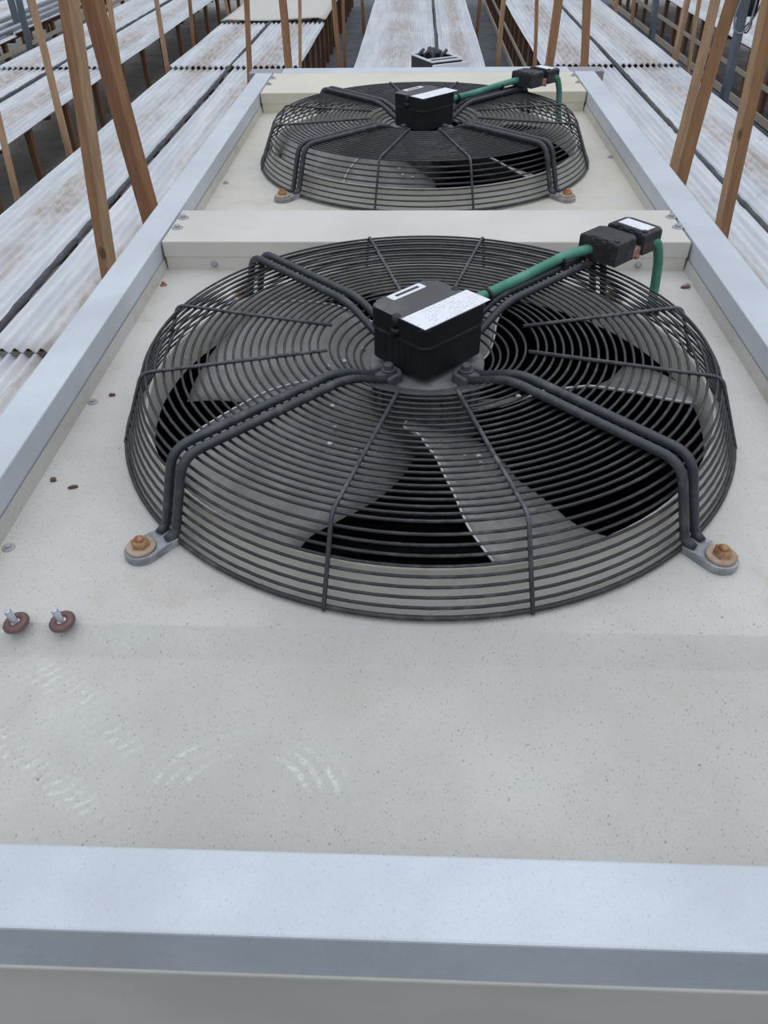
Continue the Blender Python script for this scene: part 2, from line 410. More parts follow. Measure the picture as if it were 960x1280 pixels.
# dark joint lines between rim and beam covers
# casing sides
upart(MB().box(-.585, .59, YF0+.003, YF0+.012, FZ, -.0165).box(-.59, .595, YF0-.0015, YF0+.012, -.0215, -.0125, .002), 'front_casing', 'panel_paint')
upart(MB().box(-.585, -.575, YF0+.013, YB1-.005, FZ, -.021), 'side_casing', 'panel_paint')
upart(MB().box(.58, .59, YF0+.013, YB1-.005, FZ, -.021), 'side_casing', 'panel_paint')
upart(MB().box(-.574, .579, YB1-.02, YB1-.006, FZ, -.002), 'rear_casing', 'panel_paint')
# dark plenum under the deck
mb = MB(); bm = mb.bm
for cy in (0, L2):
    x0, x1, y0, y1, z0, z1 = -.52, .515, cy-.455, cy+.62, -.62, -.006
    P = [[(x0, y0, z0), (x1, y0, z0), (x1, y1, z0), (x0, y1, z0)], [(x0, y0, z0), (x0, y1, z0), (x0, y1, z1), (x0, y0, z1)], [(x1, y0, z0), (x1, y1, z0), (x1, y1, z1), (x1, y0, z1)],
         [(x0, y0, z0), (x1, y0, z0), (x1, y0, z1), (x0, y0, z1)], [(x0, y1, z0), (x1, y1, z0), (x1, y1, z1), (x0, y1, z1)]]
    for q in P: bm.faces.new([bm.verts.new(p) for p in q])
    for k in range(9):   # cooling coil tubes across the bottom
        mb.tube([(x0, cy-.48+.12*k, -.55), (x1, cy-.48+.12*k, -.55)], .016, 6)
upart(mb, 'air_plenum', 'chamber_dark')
def screw_mb(r=.009, cap=.004):
    mb = MB(); mb.lathe([(r, 0), (r*1.02, .0014), (r*.75, .0022)], 16)
    mb.lathe([(r*.58, .002), (r*.55, .002+cap), (r*.4, .003+cap)], 6, smooth=False); return mb
SCREW = screw_mb().build('screw', 'screw_grey', unit); SCREW_R = screw_mb(.008, .006).build('screw', 'rust', unit)
used = {}
def screw(x, y, z, parent=unit, rust=False, rx=0, label=None, scale=1.):
    src = SCREW_R if rust else SCREW
    if rust not in used: used[rust] = True; o = src
    else: o = src.copy(); COL.objects.link(o)
    o.parent = parent; o.location = Vector((x, y, z)) + (UL if parent is unit else -Vector(parent.location) + UL*1)
    o.rotation_euler = (rx, 0, 0); o.scale = (scale,)*3
    if label: o['label'] = label
    return o
def beam(y0, y1, m):
    mb = MB().box(XL1+.004, XR0-.004, y0, y1, .026, HZ-.0005, .0025, 2)
    mb.box(XL1+.007, XR0-.007, y0+.0015, y1-.002, -.002, .027)
    o = upart(mb, 'crossbeam', m)
    # a dark gap shows where the beam end meets the rim
    return o
b1 = beam(.5005, .680, 'beam_paint'); b2 = beam(1.7665, YB0-.0005, 'back_beam_paint')
for bb, pts in ((b1, ((-.518, .632), (-.517, .574), (.518, .636), (.517, .578))), (b2, ((-.522, 1.978), (-.521, 1.885), (.517, 1.99), (.517, 1.886)))):
    for x, y in pts:
        s_ = screw(x, y, HZ-.0008, bb); s_.location = (x, y, HZ-.0008); s_.scale = (1.25, 1.25, 1.1)
for x in (-.432, .430):
    s_ = screw(x, .5, .012, b1, rx=PI/2); s_.location = (x, .5022, .012); s_.scale = (.8,)*3
for x, y, ru in ((-.520, .425, True), (-.522, -.006, False), (-.519, -.34, False), (.517, 1.264, False), (-.515, 1.05, False), (.512, .43, False)):
    screw(x, y, 0, unit, ru, scale=.85)

# ------------------------------------------------------------------ the fan
HT = .1075
def make_fan():
    root = empty('axial_fan', (0, 0, 0))
    # inlet nozzle
    prof = [(.430, -.001), (.430, .0015), (.4155, .002), (.4145, .044), (.4155, .047), (.4145, .0495), (.412, .0495), (.411, .047), (.4115, .0), (.4115, -.004)]
    MB().lathe(prof, 96, cap=False).build('inlet_ring', 'nozzle_paint', root)
    # wire rings
    mb = MB()
    n = 9
    for i in range(n):
        t = i/n; mb.ring(.4495-.044*t, .0065+(HT-.0065)*t, .0034 if i == 0 else .0020)
    R = .402
    while R > .153: mb.ring(R, HT, .0020); R -= .0121
    for R, z in ((.143, .103), (.131, .097), (.119, .091), (.108, .086), (.098, .081)): mb.ring(R, z, .0020, 72)
    mb.build('wire_rings', 'guard_wire', root)
    for k in range(4):
        for da in (15, 75):
            a = math.radians(90*k+da); c, s_ = math.cos(a), math.sin(a)
            pts = fillet([(.4525*c, .4525*s_, .003), (.4075*c, .4075*s_, HT+.004), (.148*c, .148*s_, HT+.004)], .014)
            MB().tube(pts, .0027, 6).build('rib', 'rib_wire', root)
    for k in range(4):
        a = math.radians(45+90*k); c, s_ = math.cos(a), math.sin(a)
        mb = MB()
        for o_ in (-.0112, .0112):
            P = lambda r_, z, q=o_: (r_*c-q*s_, r_*s_+q*c, z)
            q2 = o_*.78
            pts = fillet([P(.462, .010, q2), P(.449, .016), P(.4195, HT+.0090), P(.163, HT+.0090), P(.098, .086), P(.073, .084)], .026, 7)
            mb.tube(pts, .0061, 10)
        st = mb.build('strut', 'strut_rod', root)
        # cast foot
        fm = MB(); out = []
        for i in range(13):
            t = math.radians(-90+180*i/12); out.append((.4915+.0215*math.cos(t), .0215*math.sin(t)))
        out += [(.462, .0175), (.449, .017), (.449, -.017), (.462, -.0175)]
        fm.prism(out, .0, .011, .003, Matrix.Rotation(a, 4, 'Z')); fm.build('foot', 'cast_zinc', st)
        bm_ = MB(); ctr = (.4915*c, .4915*s_, .011)
        bm_.mi = 1; bm_.lathe([(.0178, 0), (.0182, .003), (.0160, .0045)], 20, ctr); bm_.mi = 0
        bm_.lathe([(.0112, .004), (.0112, .010), (.0095, .0125), (.006, .0132)], 6, ctr, smooth=False)
        bm_.lathe([(.0062, .012), (.006, .0155), (.004, .0162)], 12, ctr)
        bm_.build('bolt', ['rust', 'rust_pale'], st)
        # inner boss and nut
        im = MB(); im.prism(rrect(.036, .042, .012), .077, .0895, .003, Matrix.Rotation(a, 4, 'Z') @ Matrix.Translation((.082, 0, 0)))
        im.lathe([(.0105, .0895), (.0105, .0925)], 16, (.078*c, .078*s_, 0))
        im.lathe([(.0075, .092), (.0075, .099), (.0055, .1005)], 6, (.078*c, .078*s_, 0), smooth=False)
        im.build('boss', 'motor_grey', st)
    # motor
    pm = MB(); pm.lathe([(.083, .061), (.0855, .063), (.0855, .0745), (.083, .0765), (.03, .0768)], 48); pm.build('motor_plate', 'motor_plate', root)
    mm = MB(); mm.lathe([(.06, .062), (.078, .0605), (.078, .030), (.080, .028), (.080, .004), (.082, .000), (.082, -.040), (.076, -.055), (.03, -.060)], 48)
    for k in range(20):
        a = 2*PI*k/20; mm.box(.077, .0825, -.002, .002, .006, .058, 0, 2, Matrix.Rotation(a, 4, 'Z'))
    mm.build('motor', 'motor_grey', root)
    # terminal box: sits at 45 degrees
    T = Matrix.Rotation(math.radians(45), 4, 'Z')
    tb = MB(); tb.prism(rrect(.124, .112, .014), .088, .136, 0, T); tb.prism(rrect(.060, .060, .012), .074, .089, 0, T)
    for q in range(5): tb.box(-.0625, -.0615, -.03+.013*q, -.028+.013*q, .095, .13, 0, 2, T)
    tb.mi = 1; tb.prism(rrect(.1285, .1165, .015), .1345, .1378, .0008, T)
    box = tb.build('terminal_box', ['black_plastic', 'connector_plastic'], root)
    lm = MB(); out = rrect(.1265, .1145, .015)
    lm.prism(out, .1378, .1665, .0045, T)
    for f_ in lm.bm.faces:
        f_.normal_update()
        if f_.normal.z > .8: f_.material_index = 1
    lid = lm.build('lid', ['black_plastic', 'dusty_lid'], box)
    for x, y in ((-.0605, .002), (.0605, .004)):
        MB().lathe([(.0062, .145), (.0062, .1672), (.0035, .1674)], 14, (x, y, 0), T).lathe([(.0085, .138), (.0085, .150)], 14, (x, y, 0), T).build('lid_screw', 'black_plastic', lid)
    MB().box(-.0625, .0685, -.0560, -.0100, .1666, .1673, 0, 2, T).build('rating_label', 'label_paper', lid)['label'] = 'white printed rating label'
    st = MB(); st.prism(rrect(.066, .0168, .003), .1666, .1670, 0, T @ Matrix.Translation((.003, .0467, 0)))
    st.mi = 1; st.prism(rrect(.046, .0056, .0015), .1670, .1673, 0, T @ Matrix.Translation((.004, .0467, 0)))
    st.build('sticker', ['sticker_white', 'ink'], lid)['label'] = 'narrow white sticker with a dark bar'
    # five sickle blades, sheet steel
    NR, NC = 18, 12; TH = .0026
    def lerp(tab, r_):
        for (a0, v0), (a1, v1) in zip(tab, tab[1:]):
            if r_ <= a1: return v0+(v1-v0)*max(0, (r_-a0)/(a1-a0))
        return tab[-1][1]
    HI = [(.078, -108), (.13, -104.5), (.18, -93.2), (.24, -87.4), (.30, -84), (.35, -82.2), (.395, -79)]
    HZ_ = [(.078, .022), (.13, .041), (.18, .066), (.24, .072), (.30, .062), (.35, .049), (.395, .034)]
    LO = [(.078, -27), (.13, -33), (.18, -40.9), (.24, -45.6), (.30, -49), (.35, -47.6), (.395, -44)]
    LZ_ = [(.078, -.036), (.13, -.045), (.18, -.057), (.24, -.049), (.30, -.044), (.35, -.040), (.395, -.034)]
    def zat(r_, t): return lerp(HZ_, r_)*(1-t)+lerp(LZ_, r_)*t+.006*math.sin(PI*t)
    bme = None
    for q in range(5):
        if q == 0:
            mb = MB(); bm = mb.bm; gt, gb = [], []
            for i in range(NR+1):
                r_ = .078+(.397-.078)*i/NR; rt, rb = [], []
                for j in range(NC+1):
                    t = j/NC; a = math.radians(lerp(HI, r_)*(1-t)+lerp(LO, r_)*t)
                    z = zat(r_, t)
                    if i == NR and t == 0: pass
                    rib = .0022*math.exp(-((t-.36)/.03)**2) + .0022*math.exp(-((t-.7)/.03)**2)
                    if r_ < .14: rib = 0
                    P = Vector((r_*math.cos(a), r_*math.sin(a), z+rib))
                    rt.append(bm.verts.new(P)); rb.append(bm.verts.new(P-Vector((0, 0, TH))))
                gt.append(rt); gb.append(rb)
            def fc(vs, mi=0, sm=True):
                f_ = bm.faces.new(vs); f_.material_index = mi; f_.smooth = sm
            for i in range(NR):
                for j in range(NC):
                    fc((gt[i][j], gt[i+1][j], gt[i+1][j+1], gt[i][j+1])); fc((gb[i][j], gb[i][j+1], gb[i+1][j+1], gb[i+1][j]))
                fc((gt[i][0], gb[i][0], gb[i+1][0], gt[i+1][0]), 1, False); fc((gt[i][NC], gt[i+1][NC], gb[i+1][NC], gb[i][NC]), 1, False)
            for j in range(NC):
                fc((gt[0][j], gt[0][j+1], gb[0][j+1], gb[0][j]), 0, False); fc((gt[NR][j], gb[NR][j], gb[NR][j+1], gt[NR][j+1]), 1, False)
            mb.mi = 1
            lip = []
            for i in range(25):
                r_ = .10+.294*i/24; a = math.radians(lerp(HI, r_)); lip.append((r_*math.cos(a), r_*math.sin(a), zat(r_, 0)+.0004))
            mb.tube(lip, .0016, 6)
            for rr_, aa in ((.150, -60), (.165, -72), (.185, -66), (.152, -84)):   # rivets
                a = math.radians(aa); t = (aa-lerp(HI, rr_))/(lerp(LO, rr_)-lerp(HI, rr_)); z = zat(rr_, t)
                mb.lathe([(.0045, -.001), (.0045, .0018), (.003, .003)], 10, (rr_*math.cos(a), rr_*math.sin(a), z))
            bl = mb.build('fan_blade', ['blade_steel', 'blade_edge'], root); bme = bl.data
        else:
            bl = bpy.data.objects.new('fan_blade', bme); COL.objects.link(bl); bl.parent = root
            bl.rotation_euler.z = -math.radians(72*q)
    return root
fan = make_fan()
tag(fan, 'near round black wire guard fan with grey blades, closest to the camera', 'fan', 'roof fans of the cooler')
fan2 = copy_tree(fan); fan2.location = (0, L2, 0)
fan2['label'] = 'far round black wire guard fan, behind the middle crossbeam'
for ch in fan2.children:
    if ch.name.startswith('fan_blade'): ch.rotation_euler.z += math.radians(31)

# ------------------------------------------------------------------ green power cable with its two black plug halves, resting on a strut
def make_cable():
    root = empty('power_cable', (0, 0, 0))
    pts = fillet([(.040, .050, .130), (.080, .100, .1275), (.15, .171, .1275), (.235, .254, .133), (.285, .262, .143)], .03)
    MB().tube(pts, .0085, 12).build('cable_lead', 'green_cable', root)
    pts = fillet([(.372, .283, .147), (.392, .292, .141), (.403, .298, .110), (.410, .306, .055), (.414, .312, .004)], .03)
    mb = MB(); mb.tube(pts, .0085, 12); mb.build('cable_drop', 'green_cable', root)
    MB().lathe([(.016, .0), (.016, .004), (.012, .010), (.0095, .012)], 18, (.4142, .3122, 0)).build('grommet', 'black_plastic', root)
    for (cx, cy), (lu, lv), z0, z1, lab in (((.3045, .267), (.060, .076), .1255, .163, False), ((.357, .308), (.054, .078), .129, .1635, True)):
        T = Matrix.Translation((cx, cy, 0)) @ Matrix.Rotation(math.radians(44 if not lab else 41), 4, 'Z')
        mb = MB(); mb.prism([(-lu/2, -lv/2), (lu/2-.008, -lv/2), (lu/2, -lv/2+.01), (lu/2, lv/2-.01), (lu/2-.008, lv/2), (-lu/2, lv/2)], z0, z1, .004, T)
        mb.box(-lu/2+.002, -lu/2+.006, -lv*.30, lv*.32, z1-.001, z1+.0018, .0006, 1, T)
        for q in (-.28, .02, .30): mb.box(-lu/2-.0012, -lu/2+.006, lv*q-.006, lv*q+.006, z1-.012, z1+.0005, .0006, 1, T)
        mb.lathe([(.005, z1-.001), (.005, z1+.002), (.003, z1+.003)], 10, (-lu/2+.010, -lv/2+.010, 0), T)
        pl = mb.build('plug', 'connector_plastic', root)
        if lab:
            MB().box(-lu*.26, lu*.24, -lv*.36, lv*.36, z1+.0002, z1+.0009, 0, 2, T).build('plug_label', 'label_paper', pl)['label'] = 'small white label on the plug'
    T = Matrix.Translation((.331, .2875, 0)) @ Matrix.Rotation(math.radians(43), 4, 'Z')
    MB().box(-.014, .013, -.036, .0, .127, .143, .003, 2, T).box(-.005, .004, -.038, -.030, .123, .131, .002, 2, T).build('contact_strip', 'copper', root)['label'] = 'reddish brown joint between the plug halves'
    for t in (.10, .23):
        cl = MB(); T = Matrix.Translation((t-.008, t+.011, .1255)) @ Matrix.Rotation(math.radians(45), 4, 'Z') @ Matrix.Rotation(PI/2, 4, 'Y')
        cl.lathe([(.0122, -.0025), (.0122, .0025)], 16, mtx=T); cl.build('cable_tie', 'black_plastic', root)
    return root
cable = make_cable()
tag(cable, 'green cable with black plugs on the near fan guard', 'cable', 'fan power cables')
cable2 = copy_tree(cable); cable2.location = (0, L2, 0)
cable2['label'] = 'green cable with black plugs on the far fan guard'

# ------------------------------------------------------------------ loose bolts and crumbs on the deck
def loose_bolt(x, y, tilt, az, label):
    root = empty('washer_bolt', (x, y, 0)); R_ = Matrix.Translation((0, 0, .0078)) @ Matrix.Rotation(az, 4, 'Z') @ Matrix.Rotation(-tilt, 4, 'Y')
    MB().lathe([(.006, -.0042), (.0125, -.0042), (.0146, -.0015), (.0146, .0012), (.0125, .0036), (.0065, .0040), (.0058, .0015), (.003, .0012)], 28, mtx=R_).build('rubber_washer', 'rubber_brown', root)
    mb = MB(); mb.lathe([(.0036, .0), (.0036, .0195), (.0028, .0205)], 14, mtx=R_)
    for q in range(7): mb.lathe([(.0036, .006+.0018*q), (.0040, .0067+.0018*q), (.0036, .0074+.0018*q)], 14, mtx=R_)
    mb.lathe([(.0062, .0012), (.0062, .0022), (.004, .0026)], 16, mtx=R_)
    mb.build('threaded_shank', 'zinc', root)
    tag(root, label, 'bolt', 'loose bolts with rubber washers'); return root
loose_bolt(-.4552, -.468, math.radians(10), math.radians(12), 'loose zinc bolt in a brown rubber washer, the one nearer the left rim')
loose_bolt(-.4045, -.465, math.radians(9), math.radians(18), 'loose zinc bolt in a brown rubber washer, the one nearer the rusty fan foot')
def crumb(x, y, sx_, sy_, rz, label, seed):
    rnd = random.Random(seed); b = bmesh.new(); bmesh.ops.create_icosphere(b, subdivisions=2, radius=1)
    for v in b.verts:
        k = .75+.5*rnd.random(); v.co = Vector((v.co.x*sx_*k, v.co.y*sy_*k, max(-.6, v.co.z)*.003*k+.0018))
    m_ = MB(); m_.join(b); o = m_.build('dirt_crumb', 'debris'); o.location = (x, y, 0); o.rotation_euler.z = rz
    tag(o, label, 'crumb', 'dirt crumbs on the deck')
crumb(-.512, -.205, .0045, .004, 0, 'dark brown dirt crumb on the deck beside the left rim', 1)
crumb(-.479, -.221, .007, .0018, .4, 'thin twig crumb on the deck left of the near fan', 2)
crumb(-.497, .013, .005, .0028, .1, 'flat grey brown crumb on the deck near the left rim screw', 3)
crumb(.505, .42, .009, .004, 0, 'dark dirt patch on the deck at the right end of the crossbeam', 4)

# ------------------------------------------------------------------ benches of corrugated sheet
PITCH, AMP = .052, .0105
def sheet(x0, x1, y0, y1, z, parent, phase=0, flip=False, seed=0, lift=0):
    mb = MB(); bm = mb.bm; nx = int((x1-x0)/PITCH*8); ny = max(2, int((y1-y0)/.16)); uvl = bm.loops.layers.uv.new('UVMap'); rnd = random.Random(seed)
    ph = [rnd.random()*6 for _ in range(4)]; rows = []
    for j in range(ny+1):
        y = y0+(y1-y0)*j/ny; row = []
        for i in range(nx+1):
            u = i/nx; x = x0+(x1-x0)*u
            wob = .0015*math.sin(y*1.7+ph[0])+.0015*math.sin(y*5.3+ph[1])
            edge = .3*(abs(u-.5)*2)**4
            zz = z+lift*(1-j/ny)+AMP*math.cos(2*PI*(x-x0)/PITCH+phase)+.006*math.sin(y*2.1+ph[2]+x*3)*edge - .010*edge*(.5+.5*math.sin(y*3.1+ph[3]))
            row.append(bm.verts.new((x+wob, y, zz)))
        rows.append(row)
    for j in range(ny):
        for i in range(nx):
            f_ = bm.faces.new((rows[j][i], rows[j][i+1], rows[j+1][i+1], rows[j+1][i])); f_.smooth = True
            for lp, (a, b) in zip(f_.loops, ((i, j), (i+1, j), (i+1, j+1), (i, j+1))):
                uq = a/nx; lp[uvl].uv = ((1-uq) if flip else uq, (y1-y0)*b/ny)
    o = mb.build('corrugated_sheet', 'fibreglass', parent, recalc=False)
    md = o.modifiers.new('thickness', 'SOLIDIFY'); md.thickness = .0025; md.offset = 0
    return o
def bench(x0, xm, x1, y0, y1, seams, label, legsp=(.8, .8), yleg0=None, lath=None, seed=0, top_end=None, lz=-.255):
    root = empty('growing_bench', ((x0+x1)/2, y0, FZ)); off = -Vector(root.location)
    def put(o): o.location = off; return o
    ys = [y0]+list(seams)+[y1]
    if top_end: ys = ys[:-1]+[top_end]
    for k, (a, b) in enumerate(zip(ys, ys[1:])):
        lift = .0 if k == 0 else .019
        for q, (c, d_) in enumerate(((x0, xm-.016), (xm+.016, x1))):
            put(sheet(c, d_, a+.004, b-.004, BZ-.010, root, PI if k % 2 else 0, q == 1, seed*31+k*2+q, lift))
    for x in (x0+.15, x1-.185):   # long bearers under the sheets
        put(MB().box(x, x+.035, y0, y1, BZ-.085, BZ-.022).build('bearer', 'wood_dark', root))
    y = y0+.32; first = None
    while y < y1:
        if first is None: o = first = put(MB().box(x0+.16, x1-.16, 0, .045, BZ-.120, BZ-.086).build('cross_slat', 'wood_dark', root))
        else: o = first.copy(); COL.objects.link(o)
        o.location = off+Vector((0, y, 0)); y += .9
    for side, sp in ((0, legsp[0]), (1, legsp[1])):
        if not sp: continue
        y = (yleg0 if yleg0 is not None else y0)+.1
        x = x0+.035 if side == 0 else x1-.075
        first = None
        while y < y1-.05:
            if first is None:
                first = put(MB().box(x, x+.042, 0, .06, FZ, BZ-.03).build('leg', 'wood_dark', root)); o = first
            else:
                o = first.copy(); COL.objects.link(o)
            o.location = off+Vector((0, y, 0)); y += sp
    if lath:
        x = x0+.030 if lath > 0 else x1-.012
        put(MB().box(x-.012, x+.0, y0, y1, BZ+lz, BZ+lz+.04).build('lath', 'wood_pale', root))['label'] = 'pale lath nailed along the legs'
        put(MB().box(x-.014, x+.004, y0, y1, FZ+.02, FZ+.085).build('kick_board', 'wood_pale', root))
    tag(root, label, 'bench', 'greenhouse benches'); return root
Y1 = 14.5
bench(-.585, .165, .585, 2.3, Y1, [], 'middle corrugated bench running straight away behind the cooler', (.6, .6), seed=1)
bench(-2.25, -1.70, -1.085, -1.2, Y1, [1.59, 6.79], 'near left corrugated bench alongside the left rim of the cooler', (.8, .5), seed=2, top_end=9.3)
bench(1.06, 1.72, 2.275, -1.2, Y1, [1.62, 6.76], 'near right corrugated bench with a dark hose beside the right rim', (.5, .8), lath=1, seed=3)
bench(-3.86, -3.30, -2.76, 2.5, Y1, [6.81], 'second corrugated bench to the left, beyond the dusty aisle', (.8, .75), seed=4)
bench(3.14, 3.75, 4.3, 3.0, Y1, [7.2], 'far right corrugated bench with pale laths along its legs', (.56, .9), lath=1, seed=5)
bench(-5.6, -5.0, -4.38, 4.0, Y1, [8.6], 'farthest left bench carrying grey steel pipes', (.9, .7), lath=-1, seed=6, lz=-.16)

def hose(x, y0, y1, r, label, wig=.004, seed=0):
    rnd = random.Random(seed); pts = []; y = y0; n = int((y1-y0)/.06)
    a = rnd.random()*6
    for i in range(n+1):
        y = y0+(y1-y0)*i/n
        pts.append((x+wig*math.sin(y*1.3+a)+.003*rnd.uniform(-.6, .6), y, BZ+.008+.002*rnd.uniform(-1, 1)))
    rad = [r*rnd.uniform(.85, 1.2) for _ in range(n+1)]
    o = MB().tube(pts, lambda t: rad[min(n, int(t*n+.5))], 7).build('drip_hose', 'hose_black')
    tag(o, label, 'hose', 'black drip hoses on the benches')
hose(-1.70, -1.1, 14, .0145, 'black drip hose along the middle of the near left bench', seed=1)
hose(1.72, -1.1, 14, .0145, 'black drip hose along the middle of the near right bench', seed=2)
hose(.165, 7.2, 14, .012, 'black drip hose down the middle of the bench behind the crate', .006, seed=3)
hose(-3.30, 2.6, 14, .015, 'black drip hose on the second bench to the left', seed=4)
# black film hanging out under the right edge of the near right bench
rnd = random.Random(5); mb = MB(); bm = mb.bm; prev = None
for i in range(150):
    y = -1+15*i/149; e = .035+.018*math.sin(y*4.3)+.012*rnd.random()
    cur = [bm.verts.new((2.22, y, BZ-.022)), bm.verts.new((2.285, y, BZ-.024+.004*math.sin(y*6))), bm.verts.new((2.285+e, y, BZ-.05)), bm.verts.new((2.30+e, y, BZ-.085))]
    if prev:
        for a in range(3): f_ = bm.faces.new((prev[a], prev[a+1], cur[a+1], cur[a])); f_.smooth = True
    prev = cur
o = mb.build('plastic_film', 'hose_black'); md = o.modifiers.new('thickness', 'SOLIDIFY'); md.thickness = .004
tag(o, 'wavy black plastic film hanging from the right edge of the near right bench', 'film')
# pale cover cloth over the far end of the near left bench
mb = MB(); bm = mb.bm; rows = []
for j in range(31):
    y = 9.22+5.2*j/30; row = []
    for i in range(15):
        x = -2.27+1.2*i/14
        fold = .012*abs(((x*.9+y*.55) % 1.)-.5)+.01*math.sin(x*4+y*1.3)
        row.append(bm.verts.new((x, y, BZ+.026+fold-(.02 if i in (0, 14) else 0))))
    rows.append(row)
for j in range(30):
    for i in range(14): bm.faces.new((rows[j][i], rows[j][i+1], rows[j+1][i+1], rows[j+1][i])).smooth = True
o = mb.build('cover_cloth', 'cover_cloth'); md = o.modifiers.new('thickness', 'SOLIDIFY'); md.thickness = .006
tag(o, 'beige cover cloth spread over the far end of the near left bench', 'cloth')

# ------------------------------------------------------------------ crate on the middle bench
root = empty('tray_crate', (.132, 6.19, BZ+.012), math.radians(27))
CW, CD, CH = .135, .185, .165
mb = MB().box(-CW, CW, -CD, CD, 0, .02)
mb.box(-CW, -CW+.012, -CD, CD, .02, CH).box(CW-.012, CW, -CD, CD, .02, CH).box(-CW+.012, CW-.012, -CD, -CD+.012, .02, CH).box(-CW+.012, CW-.012, CD-.012, CD, .02, CH)
mb.build('body', 'black_plastic', root)
mb = MB(); pts = [(-CW, -CD, CH+.006), (CW, -CD, CH+.006), (CW, CD, CH+.006), (-CW, CD, CH+.006)]
for a, b in zip(pts, pts[1:]): mb.tube([a, b], .0085, 8)
mb.tube([pts[3], pts[0]], .0085, 8); mb.tube([(-CW, -.09, CH+.006), (CW, -.09, CH+.006)], .007, 6)
mb.build('rim', 'sticker_white', root)['label'] = 'white tubular rim'
MB().box(-CW-.01, CW+.05, -CD-.03, -CD-.018, .0, CH-.01, .004).build('front_board', 'sticker_white', root)['label'] = 'white board against the front'
mb = MB(); rnd = random.Random(3)
for q in range(14):
    x, y = rnd.uniform(-.10, .08), rnd.uniform(.0, .15)
    mb.tube(fillet([(x, y, .05), (x+rnd.uniform(-.03, .03), y+rnd.uniform(-.03, .03), .17), (x+rnd.uniform(-.05, .05), y+rnd.uniform(-.03, .05), .205)], .03, 3), .014, 6)
mb.build('contents', 'hose_black', root, )['label'] = 'black tangled hose pieces'
tag(root, 'black open crate with a white rim on the middle bench behind the cooler', 'crate')

# ------------------------------------------------------------------ wooden posts
def post(xb, y, zb, lean, w_, m, label, rot=12, top=1.15, d=None, split=False):
    """a stake standing on the floor; (xb, y, zb) is a point on it, lean is sideways travel per metre of height"""
    fx = xb+lean*(FZ+.006-zb); root_z = FZ+.006
    h = top-root_z; mb = MB(); d = d or w_; rnd = random.Random(label); R_ = Matrix.Rotation(math.radians(rot), 4, 'Z')
    b = bmesh.new(); rows = []; n = 14
    for k in range(n+1):
        z = h*k/n; wx = .0025*math.sin(k*1.1+rnd.random()); e = 1+rnd.uniform(-.03, .03)
        c = [Vector((sx_*w_/2*e, sy_*d/2*e, 0)) for sx_, sy_ in ((-1, -1), (1, -1), (1, 1), (-1, 1))]
        rows.append([b.verts.new((R_ @ q)+Vector((lean*z+wx, 0, z))) for q in c])
    for A, B in zip(rows, rows[1:]):
        for k in range(4): b.faces.new((A[k], A[(k+1) % 4], B[(k+1) % 4], B[k]))
    b.faces.new(rows[0][::-1]); b.faces.new(rows[-1])
    vert = [e_ for e_ in b.edges if abs((e_.verts[0].co-e_.verts[1].co).normalized().z) > .8]
    bmesh.ops.bevel(b, geom=vert, offset=w_*.07, segments=1, affect='EDGES')
    mb.join(b)
    if split:   # a dark split running down the corner that faces the aisle
        pass
    o = mb.build('wooden_post', m); o.location = (fx, y, root_z)
    tag(o, label, 'post', 'wooden posts by the benches'); return o
def twin_post(xb, y, zb, lean, W, ma, mb_, label, rot, share=.5, gap=None, top=1.15):
    """two boards nailed side by side, standing on the floor"""
    fx = xb+lean*(FZ+.006-zb); rz = FZ+.006; h = top-rz; root = empty('wooden_post', (fx, y, rz))
    rnd = random.Random(label)
    for k, (m, fr, x0) in enumerate(((ma, share, -W/2), (mb_, 1-share, -W/2+W*share))):
        R_ = Matrix.Rotation(math.radians(rot), 4, 'Z'); xr = -W/2+W*share
        prof = ([(-W/2, .08*W), (xr-.0008, -.20*W), (xr-.0008, .45*W), (-W/2, .45*W)], [(xr-.0010, -.172*W), (W/2, .08*W), (W/2, .44*W), (xr-.0010, .44*W)])[k]
        b = bmesh.new(); rows = []; n = 16
        for q in range(n+1):
            z = h*q/n; e = rnd.uniform(-.0008, .0008); wx = .0012*math.sin(q*1.3)
            sh = 0.
            if gap is not None and z+rz > gap: sh = (-1, 1)[k]*.007*min(1, (z+rz-gap)/.15)
            rows.append([b.verts.new((R_ @ Vector((x+sh+e*(abs(x) > W*.4), y_, 0)))+Vector((lean*z+wx, 0, z))) for x, y_ in prof])
        for A, B in zip(rows, rows[1:]):
            for q in range(4): b.faces.new((A[q], A[(q+1) % 4], B[(q+1) % 4], B[q]))
        b.faces.new(rows[0][::-1]); b.faces.new(rows[-1])
        M_ = MB(); M_.join(b); M_.build('board', m, root)
    tag(root, label, 'post', 'wooden posts by the benches'); return root
O, T_ = 'wood_orange', 'wood_tan'
post(-2.4, 4.53, -.88, .01, .042, T_, 'slim knotty post in the left aisle, the nearest one crossing both left benches', 30)
twin_post(-.8, .85, -.15, .10, .0425, O, T_, 'thick tan post just outside the left rim, the nearer of the crossing pair', 20, .48)
twin_post(-.8, 1.25, -.16, -.07, .057, 'wood_red', O, 'thick reddish post just outside the left rim, leaning behind the tan one', 18, .6)
post(-2.7, 6.76, -.78, .06, .045, T_, 'greyish post at the second left bench, partly behind the reddish post', 20)
post(-2.4, 7.23, -.91, .01, .040, T_, 'tan post in the left aisle, right of the greyish post', 22)
post(-2.4, 8.36, -.88, .07, .034, O, 'thin post in the left aisle, further back than the tan one', 20)
post(-2.4, 10.31, -.87, -.10, .036, T_, 'farthest short post in the left aisle near the cover cloth', 15)
post(-2.4, 3.63, -.85, .08, .036, T_, 'post in the left aisle at the left picture edge, cut off by it', 30)
post(-.8, 2.98, -.15, .09, .024, O, 'thin upright post at the left rear corner cap of the cooler', 12)
post(-.8, 4.25, -.32, -.01, .038, O, 'stout orange post behind the rear rim, left of the slim pair', 25)
